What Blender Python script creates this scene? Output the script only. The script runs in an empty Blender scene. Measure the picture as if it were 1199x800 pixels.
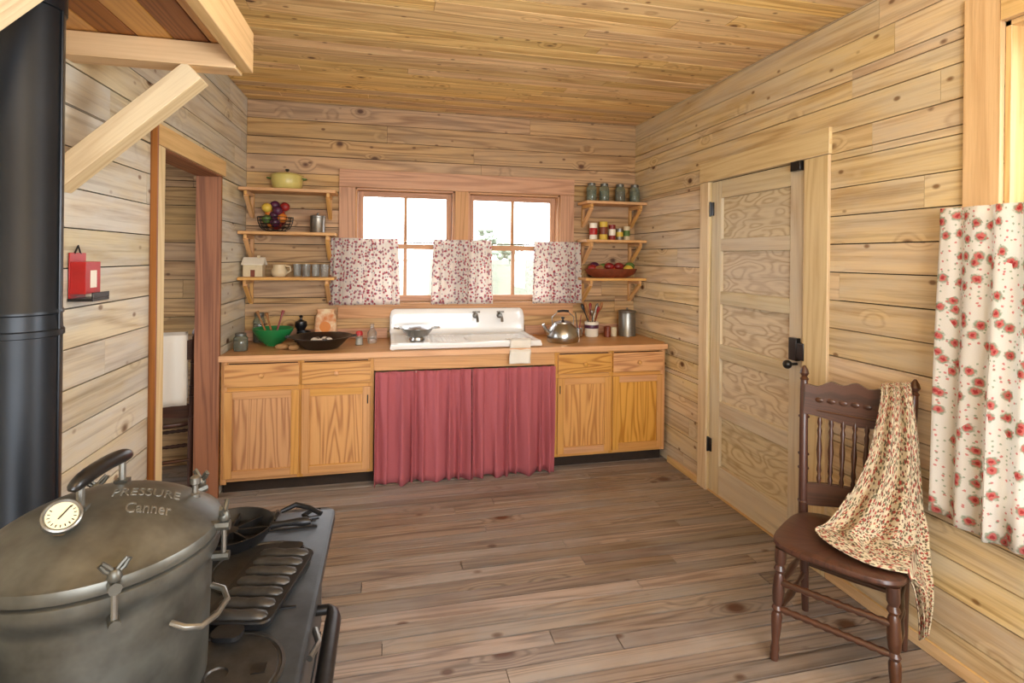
import bpy, math, random
from mathutils import Vector, Matrix, noise as mnoise
R0=random.Random(7)
pi=math.pi
# ---------------------------------------------------------------- materials
def lin(c):
    return tuple(((x/255)/12.92 if x/255<=0.04045 else ((x/255+0.055)/1.055)**2.4) for x in c)+(1,)
class NT:
    def __init__(s,name):
        s.m=bpy.data.materials.new(name); s.m.use_nodes=True
        s.t=s.m.node_tree; s.b=s.t.nodes['Principled BSDF']; s.out=s.t.nodes['Material Output']
    def n(s,ty,ins=None,**p):
        x=s.t.nodes.new(ty)
        for k,v in p.items(): setattr(x,k,v)
        for k,v in (ins or {}).items(): s.set(x.inputs[k],v)
        return x
    def set(s,sock,v):
        if hasattr(v,'is_output'): s.t.links.new(v,sock)
        else: sock.default_value=v
    def math(s,op,a,b=0.0,c=None,clamp=False):
        x=s.n('ShaderNodeMath',{0:a,1:b},operation=op); x.use_clamp=clamp
        if c is not None: s.set(x.inputs[2],c)
        return x.outputs[0]
    def vm(s,op,a,b):
        x=s.n('ShaderNodeVectorMath',{0:a,1:b},operation=op); return x.outputs[0]
    def mr(s,v,a,b,c,d):
        x=s.n('ShaderNodeMapRange',{0:v,1:a,2:b,3:c,4:d}); x.clamp=True; return x.outputs[0]
    def mix(s,f,a,b,mode='MIX'):
        x=s.t.nodes.new('ShaderNodeMix'); x.data_type='RGBA'; x.blend_type=mode
        s.set(x.inputs[0],f); s.set(x.inputs[6],a); s.set(x.inputs[7],b); return x.outputs[2]
    def noise(s,vec,scale,detail=2,rough=.5,dist=0):
        x=s.n('ShaderNodeTexNoise',{'Scale':scale,'Detail':detail,'Roughness':rough,'Distortion':dist})
        if vec is not None: s.set(x.inputs['Vector'],vec)
        return x.outputs[0]
def wood(name,light,dark,knot=(84,50,28),ring=9,amt=.55,along=.45,across=7,rough=.6,var=.16,knots=True,
         grey=None,ga=.6,bump=.18,fiber=.5,coat=0,kscale=3.0,satvar=.1,dirt=None):
    N=NT(name)
    uv=N.n('ShaderNodeTexCoord').outputs['UV']
    r=N.n('ShaderNodeNewGeometry').outputs['Random Per Island']
    off=N.n('ShaderNodeCombineXYZ',{0:N.math('MULTIPLY',r,53.1),1:N.math('MULTIPLY',r,17.7),2:N.math('MULTIPLY',r,91.0)}).outputs[0]
    P=N.vm('ADD',uv,off)
    nz=N.noise(N.vm('MULTIPLY',P,(along,across,1)),1.0,1.5,.4,.15)
    wob=N.noise(N.vm('MULTIPLY',P,(3,30,1)),1.0,2,.5)
    nz=N.math('MULTIPLY_ADD',wob,.035,nz)
    if knots:
        vo=N.n('ShaderNodeTexVoronoi',{'Vector':N.vm('MULTIPLY',P,(.8,1.15,1)),'Scale':kscale})
        d=vo.outputs['Distance']
        nz=N.math('ADD',nz,N.math('MULTIPLY',N.mr(d,0.0,.26,1,0),.26))
    rg=N.math('SINE',N.math('MULTIPLY',nz,ring*2*pi))
    rg=N.math('POWER',N.math('MULTIPLY_ADD',rg,.5,.5),2.2)
    fb=N.noise(N.vm('MULTIPLY',P,(4,150,1)),1.0,3,.65)
    f=N.math('ADD',N.math('MULTIPLY',rg,amt),N.math('MULTIPLY',N.math('SUBTRACT',fb,.45),fiber*2),clamp=True)
    col=N.mix(f,lin(light),lin(dark))
    if grey:
        gn=N.noise(N.vm('MULTIPLY',P,(1.3,5,1)),1.0,5,.65)
        col=N.mix(N.mr(gn,.42,.62,0,ga),col,lin(grey))
        st=N.noise(N.vm('MULTIPLY',P,(.9,26,1)),1.0,4,.7)
        col=N.mix(N.mr(st,.52,.75,0,.6),col,lin(tuple(int(a*.8) for a in dark)))
    if dirt:
        ob=N.n('ShaderNodeTexCoord').outputs['Object']
        dn=N.noise(ob,dirt[1],4,.6)
        col=N.mix(N.mr(dn,.5,.7,0,dirt[2]),col,lin(dirt[0]))
    if knots:
        halo=N.mr(d,.06,.15,.5,0)
        col=N.mix(halo,col,lin(dark))
        col=N.mix(N.mr(d,.05,.10,.95,0),col,lin(knot))
        vo2=N.n('ShaderNodeTexVoronoi',{'Vector':N.vm('MULTIPLY',N.vm('ADD',P,(3.3,7.1,2.2)),(.7,1.1,1)),'Scale':kscale*2.3})
        col=N.mix(N.mr(vo2.outputs['Distance'],.06,.12,.85,0),col,lin(tuple(int(a*.6+b*.4) for a,b in zip(knot,dark))))
    r2=N.math('FRACT',N.math('MULTIPLY',r,7.31))
    hs=N.n('ShaderNodeHueSaturation',{'Hue':N.mr(r2,0,1,.493,.505),'Saturation':N.mr(r2,0,1,1-satvar,1+satvar),'Value':N.mr(r,0,1,1-var,1+var),'Color':col})
    N.set(N.b.inputs['Base Color'],hs.outputs[0])
    N.b.inputs['Roughness'].default_value=rough
    if coat: N.b.inputs['Coat Weight'].default_value=coat; N.b.inputs['Coat Roughness'].default_value=.25
    bp=N.n('ShaderNodeBump',{'Strength':bump,'Distance':.003,'Height':N.math('ADD',f,N.math('MULTIPLY',fb,.5))})
    N.set(N.b.inputs['Normal'],bp.outputs[0])
    return N.m
def plain(name,c,rough=.5,metal=0,noisy=0,nscale=20,c2=None,bump=0,trans=0,ior=1.45,coat=0):
    N=NT(name); col=lin(c)
    ob=N.n('ShaderNodeTexCoord').outputs['Object']
    nz=N.noise(ob,nscale,4,.6)
    c2=lin(c2) if c2 else tuple(x*(1-noisy) for x in col[:3])+(1,)
    N.set(N.b.inputs['Base Color'],N.mix(N.mr(nz,.35,.65,0,1),col,c2))
    N.b.inputs['Roughness'].default_value=rough; N.b.inputs['Metallic'].default_value=metal
    if trans: N.b.inputs['Transmission Weight'].default_value=trans; N.b.inputs['IOR'].default_value=ior
    if coat: N.b.inputs['Coat Weight'].default_value=coat
    if bump:
        bp=N.n('ShaderNodeBump',{'Strength':bump,'Distance':.002,'Height':nz}); N.set(N.b.inputs['Normal'],bp.outputs[0])
    return N.m
def fabric(name,base,flowers=None,trans=.25,c2=None,fuzz=.12):
    N=NT(name)
    uv=N.n('ShaderNodeTexCoord').outputs['UV']
    w=N.noise(uv,400,2)
    col=N.mix(N.mr(w,.3,.7,0,.25),lin(base),lin(c2 or tuple(int(x*.85) for x in base)))
    if flowers:
        for k,(fc,sc,rad,th,op,o) in enumerate(flowers):
            vo=N.n('ShaderNodeTexVoronoi',{'Vector':N.vm('ADD',uv,(o*3.3+.7,o*1.9,0)),'Scale':sc}); vo.voronoi_dimensions='2D'
            nn=N.noise(N.vm('ADD',uv,(k*5.0,0,0)),sc*5,2)
            dd=N.math('ADD',vo.outputs['Distance'],N.math('MULTIPLY',N.math('SUBTRACT',nn,.5),fuzz*3))
            sepc=N.n('ShaderNodeSeparateColor',{0:vo.outputs['Color']}).outputs[0]
            msk=N.math('MULTIPLY',N.mr(dd,rad*.7,rad,op,0),N.math('LESS_THAN',sepc,th))
            col=N.mix(msk,col,lin(fc))
    N.set(N.b.inputs['Base Color'],col); N.b.inputs['Roughness'].default_value=.9
    if trans:
        tr=N.n('ShaderNodeBsdfTranslucent',{'Color':col})
        mx=N.n('ShaderNodeMixShader',{0:trans,1:N.b.outputs[0],2:tr.outputs[0]})
        N.set(N.out.inputs[0],mx.outputs[0])
    return N.m
M={}
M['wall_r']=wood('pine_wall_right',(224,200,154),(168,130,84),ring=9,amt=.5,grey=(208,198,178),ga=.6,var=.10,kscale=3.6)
M['wall_b']=wood('pine_wall_back',(198,160,112),(120,84,48),ring=9,amt=.6,grey=(166,142,112),ga=.5,var=.13,kscale=3.8)  # browner than the side walls: backlit shade is put into the colour
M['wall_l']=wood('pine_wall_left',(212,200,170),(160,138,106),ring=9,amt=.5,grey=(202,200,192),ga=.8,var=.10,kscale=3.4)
M['ceil']=wood('pine_ceiling',(236,200,140),(176,128,72),ring=9,amt=.6,grey=(222,190,138),ga=.4,var=.13,kscale=4.2)
M['floor']=wood('floor_boards',(156,138,122),(80,63,52),ring=10,amt=.55,grey=(143,136,130),ga=.8,rough=.5,var=.24,knots=True,kscale=2.2,along=.5,across=11,dirt=((110,80,50),1.2,.5))
M['trim']=wood('trim_pine',(222,188,138),(186,146,96),amt=.4,var=.07,knots=False)
M['trimr']=wood('trim_pine_pale',(224,203,162),(190,158,114),amt=.4,var=.07,knots=False)
M['trimw']=wood('window_trim_fir',(202,154,114),(152,104,70),amt=.5,var=.06,knots=False,across=10)
M['jamb']=wood('jamb_fir_red',(154,98,56),(102,58,30),amt=.6,var=.05,knots=False,across=11)
M['door']=wood('door_pine',(218,203,168),(182,156,116),amt=.4,var=.06,knots=False,grey=(206,198,178),ga=.6)
M['doorp']=wood('door_panel_ply',(220,205,170),(172,144,102),amt=.65,var=.05,knots=False,along=3.2,across=9,ring=10,fiber=.4,grey=(204,194,174),ga=.4)
M['cab']=wood('cabinet_fir',(204,152,90),(166,110,54),amt=.4,var=.05,knots=False,across=12,rough=.45,fiber=.35)
M['cabp']=wood('cabinet_panel_fir',(208,155,90),(156,100,48),amt=.75,var=.05,knots=False,along=.9,across=10,ring=9,rough=.45,fiber=.3)
M['counter']=wood('counter_wood',(214,164,110),(178,124,74),amt=.35,var=.06,knots=False,across=10,rough=.4)
M['shelf']=wood('shelf_wood',(214,166,108),(174,122,70),amt=.4,var=.06,knots=False,across=10)
M['chair']=wood('chair_dark_wood',(80,49,35),(44,26,19),amt=.5,var=.08,knots=False,across=14,rough=.32,coat=.3,bump=.05)
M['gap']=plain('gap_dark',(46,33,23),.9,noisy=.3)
M['iron']=plain('cast_iron',(58,62,66),.38,.4,noisy=.45,nscale=14,bump=.35)
M['iron2']=plain('cast_iron_pan',(42,42,44),.36,.5,noisy=.3,nscale=40,bump=.2)
M['iron3']=plain('cast_iron_worn',(74,72,70),.4,.6,noisy=.4,nscale=30,bump=.3)
M['pipe']=plain('stovepipe_black',(38,42,48),.36,.55,noisy=.25,nscale=3)
M['alum']=plain('dull_aluminium',(112,112,106),.42,.75,c2=(76,75,70),nscale=9,bump=.25)
M['alum2']=plain('bright_metal',(190,190,188),.25,1,noisy=.2,nscale=8)
M['steel']=plain('tarnished_steel',(150,148,142),.35,.9,noisy=.25,nscale=20)
M['letter']=plain('worn_lettering',(140,139,132),.45,.7,noisy=.3,nscale=60)
M['black']=plain('black_enamel',(22,22,24),.3,noisy=.2)
M['brass']=plain('aged_brass',(130,108,74),.45,.85,noisy=.3)
M['dial']=plain('dial_cream',(204,196,168),.4)
M['enamel']=plain('white_enamel',(232,232,230),.18,coat=.5)
M['red']=plain('red_paint',(176,26,26),.35,noisy=.15)
M['skirt']=fabric('rose_cloth',(174,92,98),trans=.05,c2=(146,70,78))
M['curt']=fabric('floral_curtain',(240,238,232),[((122,152,118),20,.42,.55,.75,1),((222,120,116),20,.30,.55,.9,1),((184,58,64),20,.14,.55,.9,1),((214,110,110),44,.20,.4,.8,4),((130,158,124),52,.20,.35,.7,5)],trans=.4)
M['curtb']=fabric('floral_curtain_small',(240,232,224),[((168,92,112),27,.32,.6,.85,1),((182,52,74),31,.28,.6,.95,2),((120,116,136),40,.26,.45,.7,3)],trans=.5)
M['apron']=fabric('calico_apron',(206,192,164),[((90,88,62),66,.40,.7,.95,1),((158,52,46),56,.34,.7,.95,2),((96,58,48),80,.30,.6,.95,3),((226,212,172),90,.26,.5,.9,4)],trans=.05)
M['white_cloth']=fabric('towel_cloth',(232,226,214),trans=.05)
M['white']=plain('white_ceramic',(230,224,208),.3)
M['cream']=plain('cream_ceramic',(214,196,160),.35,noisy=.15)
M['yellow']=plain('yellow_green_enamel',(206,190,112),.3,noisy=.1)
M['green']=plain('green_enamel',(34,128,70),.3,noisy=.1)
M['leaf']=plain('leaf_green',(98,128,60),.6,noisy=.4)
M['apple']=plain('red_fruit',(150,36,34),.35,noisy=.4)
M['orange']=plain('orange_fruit',(214,126,44),.45,noisy=.1)
M['lemon']=plain('yellow_fruit',(214,182,70),.45,noisy=.1)
M['purple']=plain('purple_fruit',(82,34,64),.35,noisy=.3)
M['potato']=plain('potato_skin',(164,120,72),.7,noisy=.3)
M['bowlwood']=plain('bowl_red_wood',(126,58,32),.4,noisy=.35)
M['utwood']=plain('utensil_wood',(170,116,66),.6,noisy=.3)
M['glassj']=plain('jar_glass_green',(186,200,184),.08,0,trans=.8)
M['beans']=plain('jar_contents',(136,134,98),.7,c2=(90,98,74),nscale=60)
M['spice']=plain('jar_contents_brown',(130,84,50),.7,c2=(90,54,34),nscale=60)
M['glass']=plain('tumbler_glass',(226,230,228),.06,trans=.85)
M['lid']=plain('jar_lid_zinc',(120,120,116),.4,.8)
M['paper']=plain('flour_bag_print',(226,206,170),.8,c2=(196,120,70),nscale=16)
M['grass']=plain('dry_field_grass',(82,84,64),1,c2=(77,80,58),nscale=.3)
M['tree']=plain('tree_foliage',(140,148,132),1,noisy=.1,nscale=2)
N=NT('window_glass'); g=N.n('ShaderNodeBsdfGlossy',{'Roughness':.02}); tt=N.n('ShaderNodeBsdfTransparent')
mx=N.n('ShaderNodeMixShader',{0:.06,1:tt.outputs[0],2:g.outputs[0]}); N.set(N.out.inputs[0],mx.outputs[0]); M['pane']=N.m
# ---------------------------------------------------------------- mesh builder
class MB:
    def __init__(s): s.v=[];s.f=[];s.uv=[];s.m=[];s.sm=[];s.mats=[];s.M=Matrix.Identity(4)
    def mi(s,k):
        m=M[k]
        if m not in s.mats: s.mats.append(m)
        return s.mats.index(m)
    def av(s,p):
        s.v.append(tuple(s.M@Vector(p))); return len(s.v)-1
    def af(s,idx,uvs,k,sm=False):
        s.f.append(tuple(idx)); s.uv.append(uvs); s.m.append(s.mi(k)); s.sm.append(sm)
    def box(s,lo,hi,k,g=None,T=None):
        T=T or Matrix.Identity(4)
        d=[hi[i]-lo[i] for i in range(3)]
        if g is None: g=d.index(max(d))
        c=[(x,y,z) for x in (0,1) for y in (0,1) for z in (0,1)]
        P=[Vector([lo[i]+q[i]*d[i] for i in range(3)]) for q in c]
        ix=[s.av(T@p) for p in P]
        F=[(0,1,3,2,0),(4,6,7,5,0),(0,4,5,1,1),(2,3,7,6,1),(0,2,6,4,2),(1,5,7,3,2)]
        for a,b,cc,dd,ax in F:
            oth=[i for i in range(3) if i!=ax]
            if g in oth: u=g; w=[i for i in oth if i!=g][0]
            else: u,w=oth
            uv=[(P[q][u],P[q][w]+P[q][ax]*1.0) for q in (a,b,cc,dd)]
            s.af([ix[a],ix[b],ix[cc],ix[dd]],uv,k)
    def beam(s,p0,p1,w,h,k,up=(0,0,1)):
        p0=Vector(p0);p1=Vector(p1);x=(p1-p0);L=x.length;x.normalize();up=Vector(up)
        y=up.cross(x).normalized();z=x.cross(y)
        T=Matrix((x,y,z)).transposed().to_4x4();T.translation=p0
        s.box((0,-w/2,-h/2),(L,w/2,h/2),k,0,T)
    def rings(s,rs,k,sm=True,cap0=True,cap1=True,closed=True):
        n=len(rs[0]);base=[]
        ul=0;prev=None
        ids=[];us=[]
        for r in rs:
            if prev is not None: ul+=max((Vector(r[0])-Vector(prev[0])).length,(Vector(r[n//2])-Vector(prev[n//2])).length)
            us.append(ul);prev=r
            ids.append([s.av(p) for p in r])
        per=[0]
        big=max(rs,key=lambda r:sum((Vector(r[i])-Vector(r[i-1])).length for i in range(n)))
        for i in range(n): per.append(per[-1]+(Vector(big[(i+1)%n])-Vector(big[i])).length)
        for a in range(len(rs)-1):
            for i in range(n if closed else n-1):
                j=(i+1)%n
                s.af([ids[a][i],ids[a][j],ids[a+1][j],ids[a+1][i]],[(us[a],per[i]),(us[a],per[i+1]),(us[a+1],per[i+1]),(us[a+1],per[i])],k,sm)
        def cap(r,idl,rev):
            l=list(range(n)); 
            if rev: l=l[::-1]
            P=[Vector(p) for p in r]
            s.af([idl[i] for i in l],[(P[i].x+P[i].z*.3,P[i].y+P[i].z) for i in l],k,False)
        if cap0: cap(rs[0],ids[0],True)
        if cap1: cap(rs[-1],ids[-1],False)
    def lathe(s,prof,o,k,seg=24,T=None,sm=True,cap=True):
        T=T or Matrix.Identity(4);o=Vector(o)
        rs=[[T@Vector((max(r,1e-4)*math.cos(2*pi*i/seg),max(r,1e-4)*math.sin(2*pi*i/seg),z))+o for i in range(seg)] for r,z in prof]
        s.rings(rs,k,sm,cap,cap)
    def turned(s,p0,p1,prof,k,seg=12):
        p0=Vector(p0);p1=Vector(p1);d=p1-p0;T=d.to_track_quat('Z','Y').to_matrix().to_4x4();L=d.length
        s.lathe([(r,t*L) for t,r in prof],p0,k,seg,T)
    def tube(s,pts,r,k,seg=8,closed=False):
        P=[Vector(p) for p in pts];n=len(P);rs=[]
        up=None
        for i in range(n):
            a=P[i-1] if (i>0 or closed) else P[i]; b=P[(i+1)%n] if (i<n-1 or closed) else P[i]
            t=(b-a).normalized()
            if up is None:
                up=Vector((0,0,1)) if abs(t.z)<.9 else Vector((1,0,0))
            x=up.cross(t).normalized();y=t.cross(x).normalized();up=y
            rr=r[i] if isinstance(r,(list,tuple)) else r
            rs.append([P[i]+x*rr*math.cos(2*pi*j/seg)+y*rr*math.sin(2*pi*j/seg) for j in range(seg)])
        if closed: rs.append(rs[0])
        s.rings(rs,k,True,not closed,not closed)
    def ball(s,o,r,k,sc=(1,1,1),seg=14):
        n=8
        s.lathe([(r*math.sin(pi*i/n),-r*math.cos(pi*i/n)) for i in range(n+1)],o,k,seg,Matrix.Diagonal((sc[0],sc[1],sc[2],1)))
    def grid(s,fn,nu,nv,k,su=1,sv=1,sm=True,uvo=(0,0)):
        ids=[[s.av(fn(i/nu,j/nv)) for j in range(nv+1)] for i in range(nu+1)]
        for i in range(nu):
            for j in range(nv):
                q=[(i,j),(i+1,j),(i+1,j+1),(i,j+1)]
                s.af([ids[a][b] for a,b in q],[(a/nu*su+uvo[0],b/nv*sv+uvo[1]) for a,b in q],k,sm)
    def done(s,name,bevel=0,solid=0,parent=None,loc=None):
        me=bpy.data.meshes.new(name)
        off=Vector(loc) if loc else Vector((0,0,0))
        me.from_pydata([tuple(Vector(v)-off) for v in s.v],[],s.f)
        for m in s.mats: me.materials.append(m)
        ul=me.uv_layers.new(name='UVMap')
        flat=[c for uv in s.uv for p in uv for c in p]
        ul.data.foreach_set('uv',flat)
        me.polygons.foreach_set('material_index',s.m); me.polygons.foreach_set('use_smooth',s.sm)
        me.update(); me.validate()
        try: me.set_sharp_from_angle(angle=math.radians(42))
        except Exception: pass
        ob=bpy.data.objects.new(name,me); bpy.context.collection.objects.link(ob); ob.location=off
        if bevel:
            b=ob.modifiers.new('bevel','BEVEL');b.width=bevel;b.segments=2;b.limit_method='ANGLE';b.angle_limit=math.radians(50)
        if solid:
            b=ob.modifiers.new('solid','SOLIDIFY');b.thickness=solid;b.offset=0
        if parent: ob.parent=parent
        return ob
def frame(o,u,v,n):
    T=Matrix((Vector(u),Vector(v),Vector(n))).transposed().to_4x4();T.translation=Vector(o);return T
def rects(U,v0,v1,holes):
    ed=sorted({v0,v1}|{h[2] for h in holes if v0<h[2]<v1}|{h[3] for h in holes if v0<h[3]<v1})
    out=[]
    for a,b in zip(ed,ed[1:]):
        m=(a+b)/2;iv=[(0,U)]
        for h in holes:
            if h[2]<m<h[3]:
                nv=[]
                for x,y in iv:
                    if h[1]<=x or h[0]>=y: nv.append((x,y));continue
                    if h[0]>x: nv.append((x,h[0]))
                    if h[1]<y: nv.append((h[1],y))
                iv=nv
        out+=[(x,y,a,b) for x,y in iv]
    return out
def planks(name,T,U,V,w,k,holes=(),gap=.005,seed=1,lens=(1.6,3.6),th=.02,back=.1):
    mb=MB();rd=random.Random(seed)
    for x,y,a,b in rects(U,0,V,holes): mb.box((x,a,-th-back),(y,b,-th+.001),'gap',0,T)
    v=0
    while v<V-1e-4:
        v2=min(V,v+w); x=-rd.uniform(0,lens[1]); cuts=[]
        while x<U: x+=rd.uniform(*lens); cuts.append(x)
        for a,b,c,d in rects(U,v,v2,holes):
            p=[a]+[q for q in cuts if a+.1<q<b-.1]+[b]
            for q0,q1 in zip(p,p[1:]):
                dz=rd.uniform(-.0018,0)
                g0=gap*rd.uniform(.3,.8)
                mb.box((q0+gap*.2,c+g0,-th),(q1-gap*.2,d-gap*.4,dz),k,0,T)
        v=v2
    return mb.done(name)
XL,XR,YB,YF,H=-1.05,2.13,4.38,-1.6,2.75
E=.12
# --------------------------------------------------------------- room shell
WIN_L=(-.256,.527);WIN_R=(.64,1.431);WZ=(1.19,2.10)
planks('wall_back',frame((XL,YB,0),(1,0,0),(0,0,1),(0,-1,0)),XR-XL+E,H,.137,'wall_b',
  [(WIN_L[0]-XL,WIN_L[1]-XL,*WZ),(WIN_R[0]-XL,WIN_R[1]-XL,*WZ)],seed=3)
DY=(2.386,3.227);DZ=2.09; RW=(.42,1.455);RWZ=(.72,2.42)
planks('wall_right',frame((XR,YB,0),(0,-1,0),(0,0,1),(-1,0,0)),YB-YF+E,H,.137,'wall_r',
  [(YB-DY[1],YB-DY[0],0,DZ),(YB-RW[1],YB-RW[0],*RWZ)],seed=5)
OY=(2.83,3.75);OZ=2.06
planks('wall_left',frame((XL,YF-E,0),(0,1,0),(0,0,1),(1,0,0)),YB-YF+2*E,H,.137,'wall_l',[(OY[0]-YF+E,OY[1]-YF+E,0,OZ)],seed=9)
planks('wall_front',frame((XR+E,YF,0),(-1,0,0),(0,0,1),(0,1,0)),XR-XL+E,H,.137,'wall_r',[(.4+E,2.7+E,.7,2.3)],seed=11)
planks('floor',frame((-3.4-E,YF-E,0),(1,0,0),(0,1,0),(0,0,1)),XR+3.4+2*E,YB-YF+2*E,.084,'floor',seed=13,lens=(.9,2.8),gap=.008)
planks('ceiling',frame((-3.4-E,YB+E,H),(1,0,0),(0,-1,0),(0,0,-1)),XR+3.4+2*E,YB-YF+2*E,.105,'ceil',seed=15,gap=.006)
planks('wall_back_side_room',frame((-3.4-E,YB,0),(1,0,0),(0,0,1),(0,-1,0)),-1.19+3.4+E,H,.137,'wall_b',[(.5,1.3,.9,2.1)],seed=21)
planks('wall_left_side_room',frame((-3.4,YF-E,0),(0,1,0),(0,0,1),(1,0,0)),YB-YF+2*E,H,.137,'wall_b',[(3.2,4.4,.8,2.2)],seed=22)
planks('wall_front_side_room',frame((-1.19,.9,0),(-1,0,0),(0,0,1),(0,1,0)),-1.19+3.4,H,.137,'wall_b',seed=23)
mb=MB()
mb.box((XL-.14,OY[1]-.004,0),(XL+.006,OY[1]+.02,OZ),'jamb',2)
mb.box((XL-.14,OY[0]-.02,0),(XL+.006,OY[0]+.004,OZ),'jamb',2)
mb.box((XL-.14,OY[0]-.02,OZ-.004),(XL+.006,OY[1]+.02,OZ+.02),'jamb',1)
mb.done('trim_1',.001)
mb=MB()
mb.box((XL,OY[0]-.10,0),(XL+.022,OY[0]-.006,OZ),'trimr',2)
mb.box((XL,OY[0]-.10,OZ+.002),(XL+.024,YB-.62+.02,OZ+.10),'trim',1)
mb.box((XL,OY[0]-.115,0),(XL+.03,OY[0]-.101,OZ+.1),'jamb',2)
mb.done('trim_2',.002)
mb=MB()
mb.box((XR-.018,DY[1]+.005,0),(XR,DY[1]+.10,DZ),'trimr',2)
mb.box((XR-.018,DY[0]-.17,0),(XR,DY[0]-.015,DZ),'trimr',2)
mb.box((XR-.020,DY[0]-.175,DZ+.003),(XR,DY[1]+.105,DZ+.135),'trimr',1)
mb.box((XR-.01,DY[0]-.015,0),(XR+.1,DY[0]-.001,DZ),'trimr',2)
mb.box((XR-.01,DY[1]+.001,0),(XR+.1,DY[1]+.005,DZ),'trimr',2)
mb.box((XR+.047,DY[0]-.01,0),(XR+.12,DY[1]+.01,DZ+.01),'gap',2)
mb.box((XR-.004,DY[0]-.01,0.001),(XR+.12,DY[1]+.01,.008),'trim',1)
mb.done('trim_3',.002)
mb=MB()
for a,b in ((YF,DY[0]-.175),(DY[1]+.105,YB-.64)):
    mb.box((XR-.018,a,0),(XR,b,.05),'trim',1)
mb.done('baseboard_right',.003)
mb=MB(); mb.box((XL,YF,0),(XL+.015,OY[0]-.12,.09),'trimr',1); mb.done('baseboard_left',.003)
# door
mb=MB();x0=XR+.006;x1=XR+.045
y0,y1=DY[0]+.004,DY[1]-.004;st=.105
mb.box((x0,y0,.010),(x1,y0+st,DZ-.004),'door',2);mb.box((x0,y1-st,.010),(x1,y1,DZ-.004),'door',2)
rails=[(.010,.20),(.53,.63),(.91,1.005),(1.27,1.355),(1.62,1.70),(1.97,DZ-.004)]
for a,b in rails: mb.box((x0+.001,y0+st,a),(x1,y1-st,b),'door',1)
for (a,b),(c,d) in zip(rails,rails[1:]):
    mb.box((x0+.02,y0+st,b),(x1-.008,y1-st,c),'doorp',1)
mb.box((x0-.03,y0+.02,1.03),(x0,y0+.075,1.15),'black');mb.ball((x0-.06,y0+.045,1.01),.024,'black')
mb.tube([(x0-.05,y0+.045,1.01),(x0,y0+.045,1.01)],.008,'black')
mb.box((x0-.03,y0-.03,1.04),(x0-.005,y0+.018,1.13),'black')
mb.box((x0-.035,y0+.0,DZ-.05),(x0-.001,y0+.07,DZ-.0),'black');
for z in (.27,1.86): 
    mb.box((x0-.01,y1-.03,z),(x0,y1+.002,z+.09),'black')
    mb.tube([(x0-.012,y1,z-.005),(x0-.012,y1,z+.095)],.007,'black')
mb.done('door_1',.0025)
# back windows
mb=MB();yc=YB-.022
cz0,cz1=WZ[0]+.001,WZ[1]
mb.box((-.378,yc,cz0),(WIN_L[0],YB,cz1),'trimw',2);mb.box((WIN_R[1],yc,cz0),(1.555,YB,cz1),'trimw',2)
mb.box((WIN_L[1],yc,cz0),(WIN_R[0],YB,cz1),'trimw',2)
mb.box((-.378,yc-.004,cz1+.001),(1.555,YB,2.24),'trimw',0)
mb.box((-.40,YB-.045,WZ[0]-.025),(1.575,YB+.05,WZ[0]),'trimw',0)
mb.box((-.378,yc,1.07),(1.555,YB,WZ[0]-.026),'trimw',0)
for a,b in (WIN_L,WIN_R):
    mb.box((a,YB,WZ[0]),(a+.015,YB+.13,WZ[1]),'trimw',2);mb.box((b-.015,YB,WZ[0]),(b,YB+.13,WZ[1]),'trimw',2)
    mb.box((a,YB,WZ[1]-.015),(b,YB+.13,WZ[1]),'trimw',0);mb.box((a,YB+.05,WZ[0]),(b,YB+.13,WZ[0]+.012),'trimw',0)
mb.done('trim_4',.002)
def sash(mb,T,w,z0,z1,yo,k='trimw',nv=1):
    s=.042
    mb.box((0,yo,z0),(s,yo+.03,z1),k,2,T);mb.box((w-s,yo,z0),(w,yo+.03,z1),k,2,T)
    mb.box((s,yo,z0),(w-s,yo+.03,z0+s),k,0,T);mb.box((s,yo,z1-s),(w-s,yo+.03,z1),k,0,T)
    mb.box((w/2-.013,yo+.003,z0+s),(w/2+.013,yo+.027,z1-s),k,2,T)
    mb.box((s,yo+.014,z0+s),(w-s,yo+.016,z1-s),'pane',0,T)
for i,(a,b) in enumerate((WIN_L,WIN_R)):
    mb=MB();T=Matrix.Translation((a+.017,YB,0));w=b-a-.034;mid=1.64
    sash(mb,T,w,mid-.02,WZ[1]-.017,.075);sash(mb,T,w,WZ[0]+.014,mid+.022,.04)
    mb.done('window_%d'%(i+1),.0015)
mb=MB();xc=XR-.022
mb.box((xc,RW[1],.6),(XR,RW[1]+.125,RWZ[1]+.13),'trim',2);mb.box((xc,RW[0]-.125,.6),(XR,RW[0],RWZ[1]+.13),'trim',2)
mb.box((xc-.003,RW[0],RWZ[1]),(XR,RW[1],RWZ[1]+.13),'trim',1);mb.box((XR-.06,RW[0]-.14,RWZ[0]-.03),(XR+.03,RW[1]+.14,RWZ[0]),'trim',1)
mb.box((XR,RW[1]-.02,RWZ[0]),(XR+.12,RW[1],RWZ[1]),'trim',2);mb.box((XR,RW[0],RWZ[0]),(XR+.12,RW[0]+.02,RWZ[1]),'trim',2)
mb.box((XR,RW[0],RWZ[1]-.02),(XR+.12,RW[1],RWZ[1]),'trim',1)
mb.done('trim_5',.002)
mb=MB()
T=Matrix(((0,1,0,XR),(-1,0,0,RW[1]-.022),(0,0,1,0),(0,0,0,1)))
w=RW[1]-RW[0]-.044
sash(mb,T,w,1.55,RWZ[1]-.022,.075,'trim');sash(mb,T,w,RWZ[0]+.002,1.59,.04,'trim')
mb.done('window_3',.0015)
mb=MB();fx0,fx1=XR-2.7,XR-.4
for a in (fx0,(fx0+fx1)/2-.06,fx1-.05): mb.box((a,YF-.08,.7),(a+(.12 if a!=fx1-.05 and a!=fx0 else .05),YF+.02,2.3),'trim',2)
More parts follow.
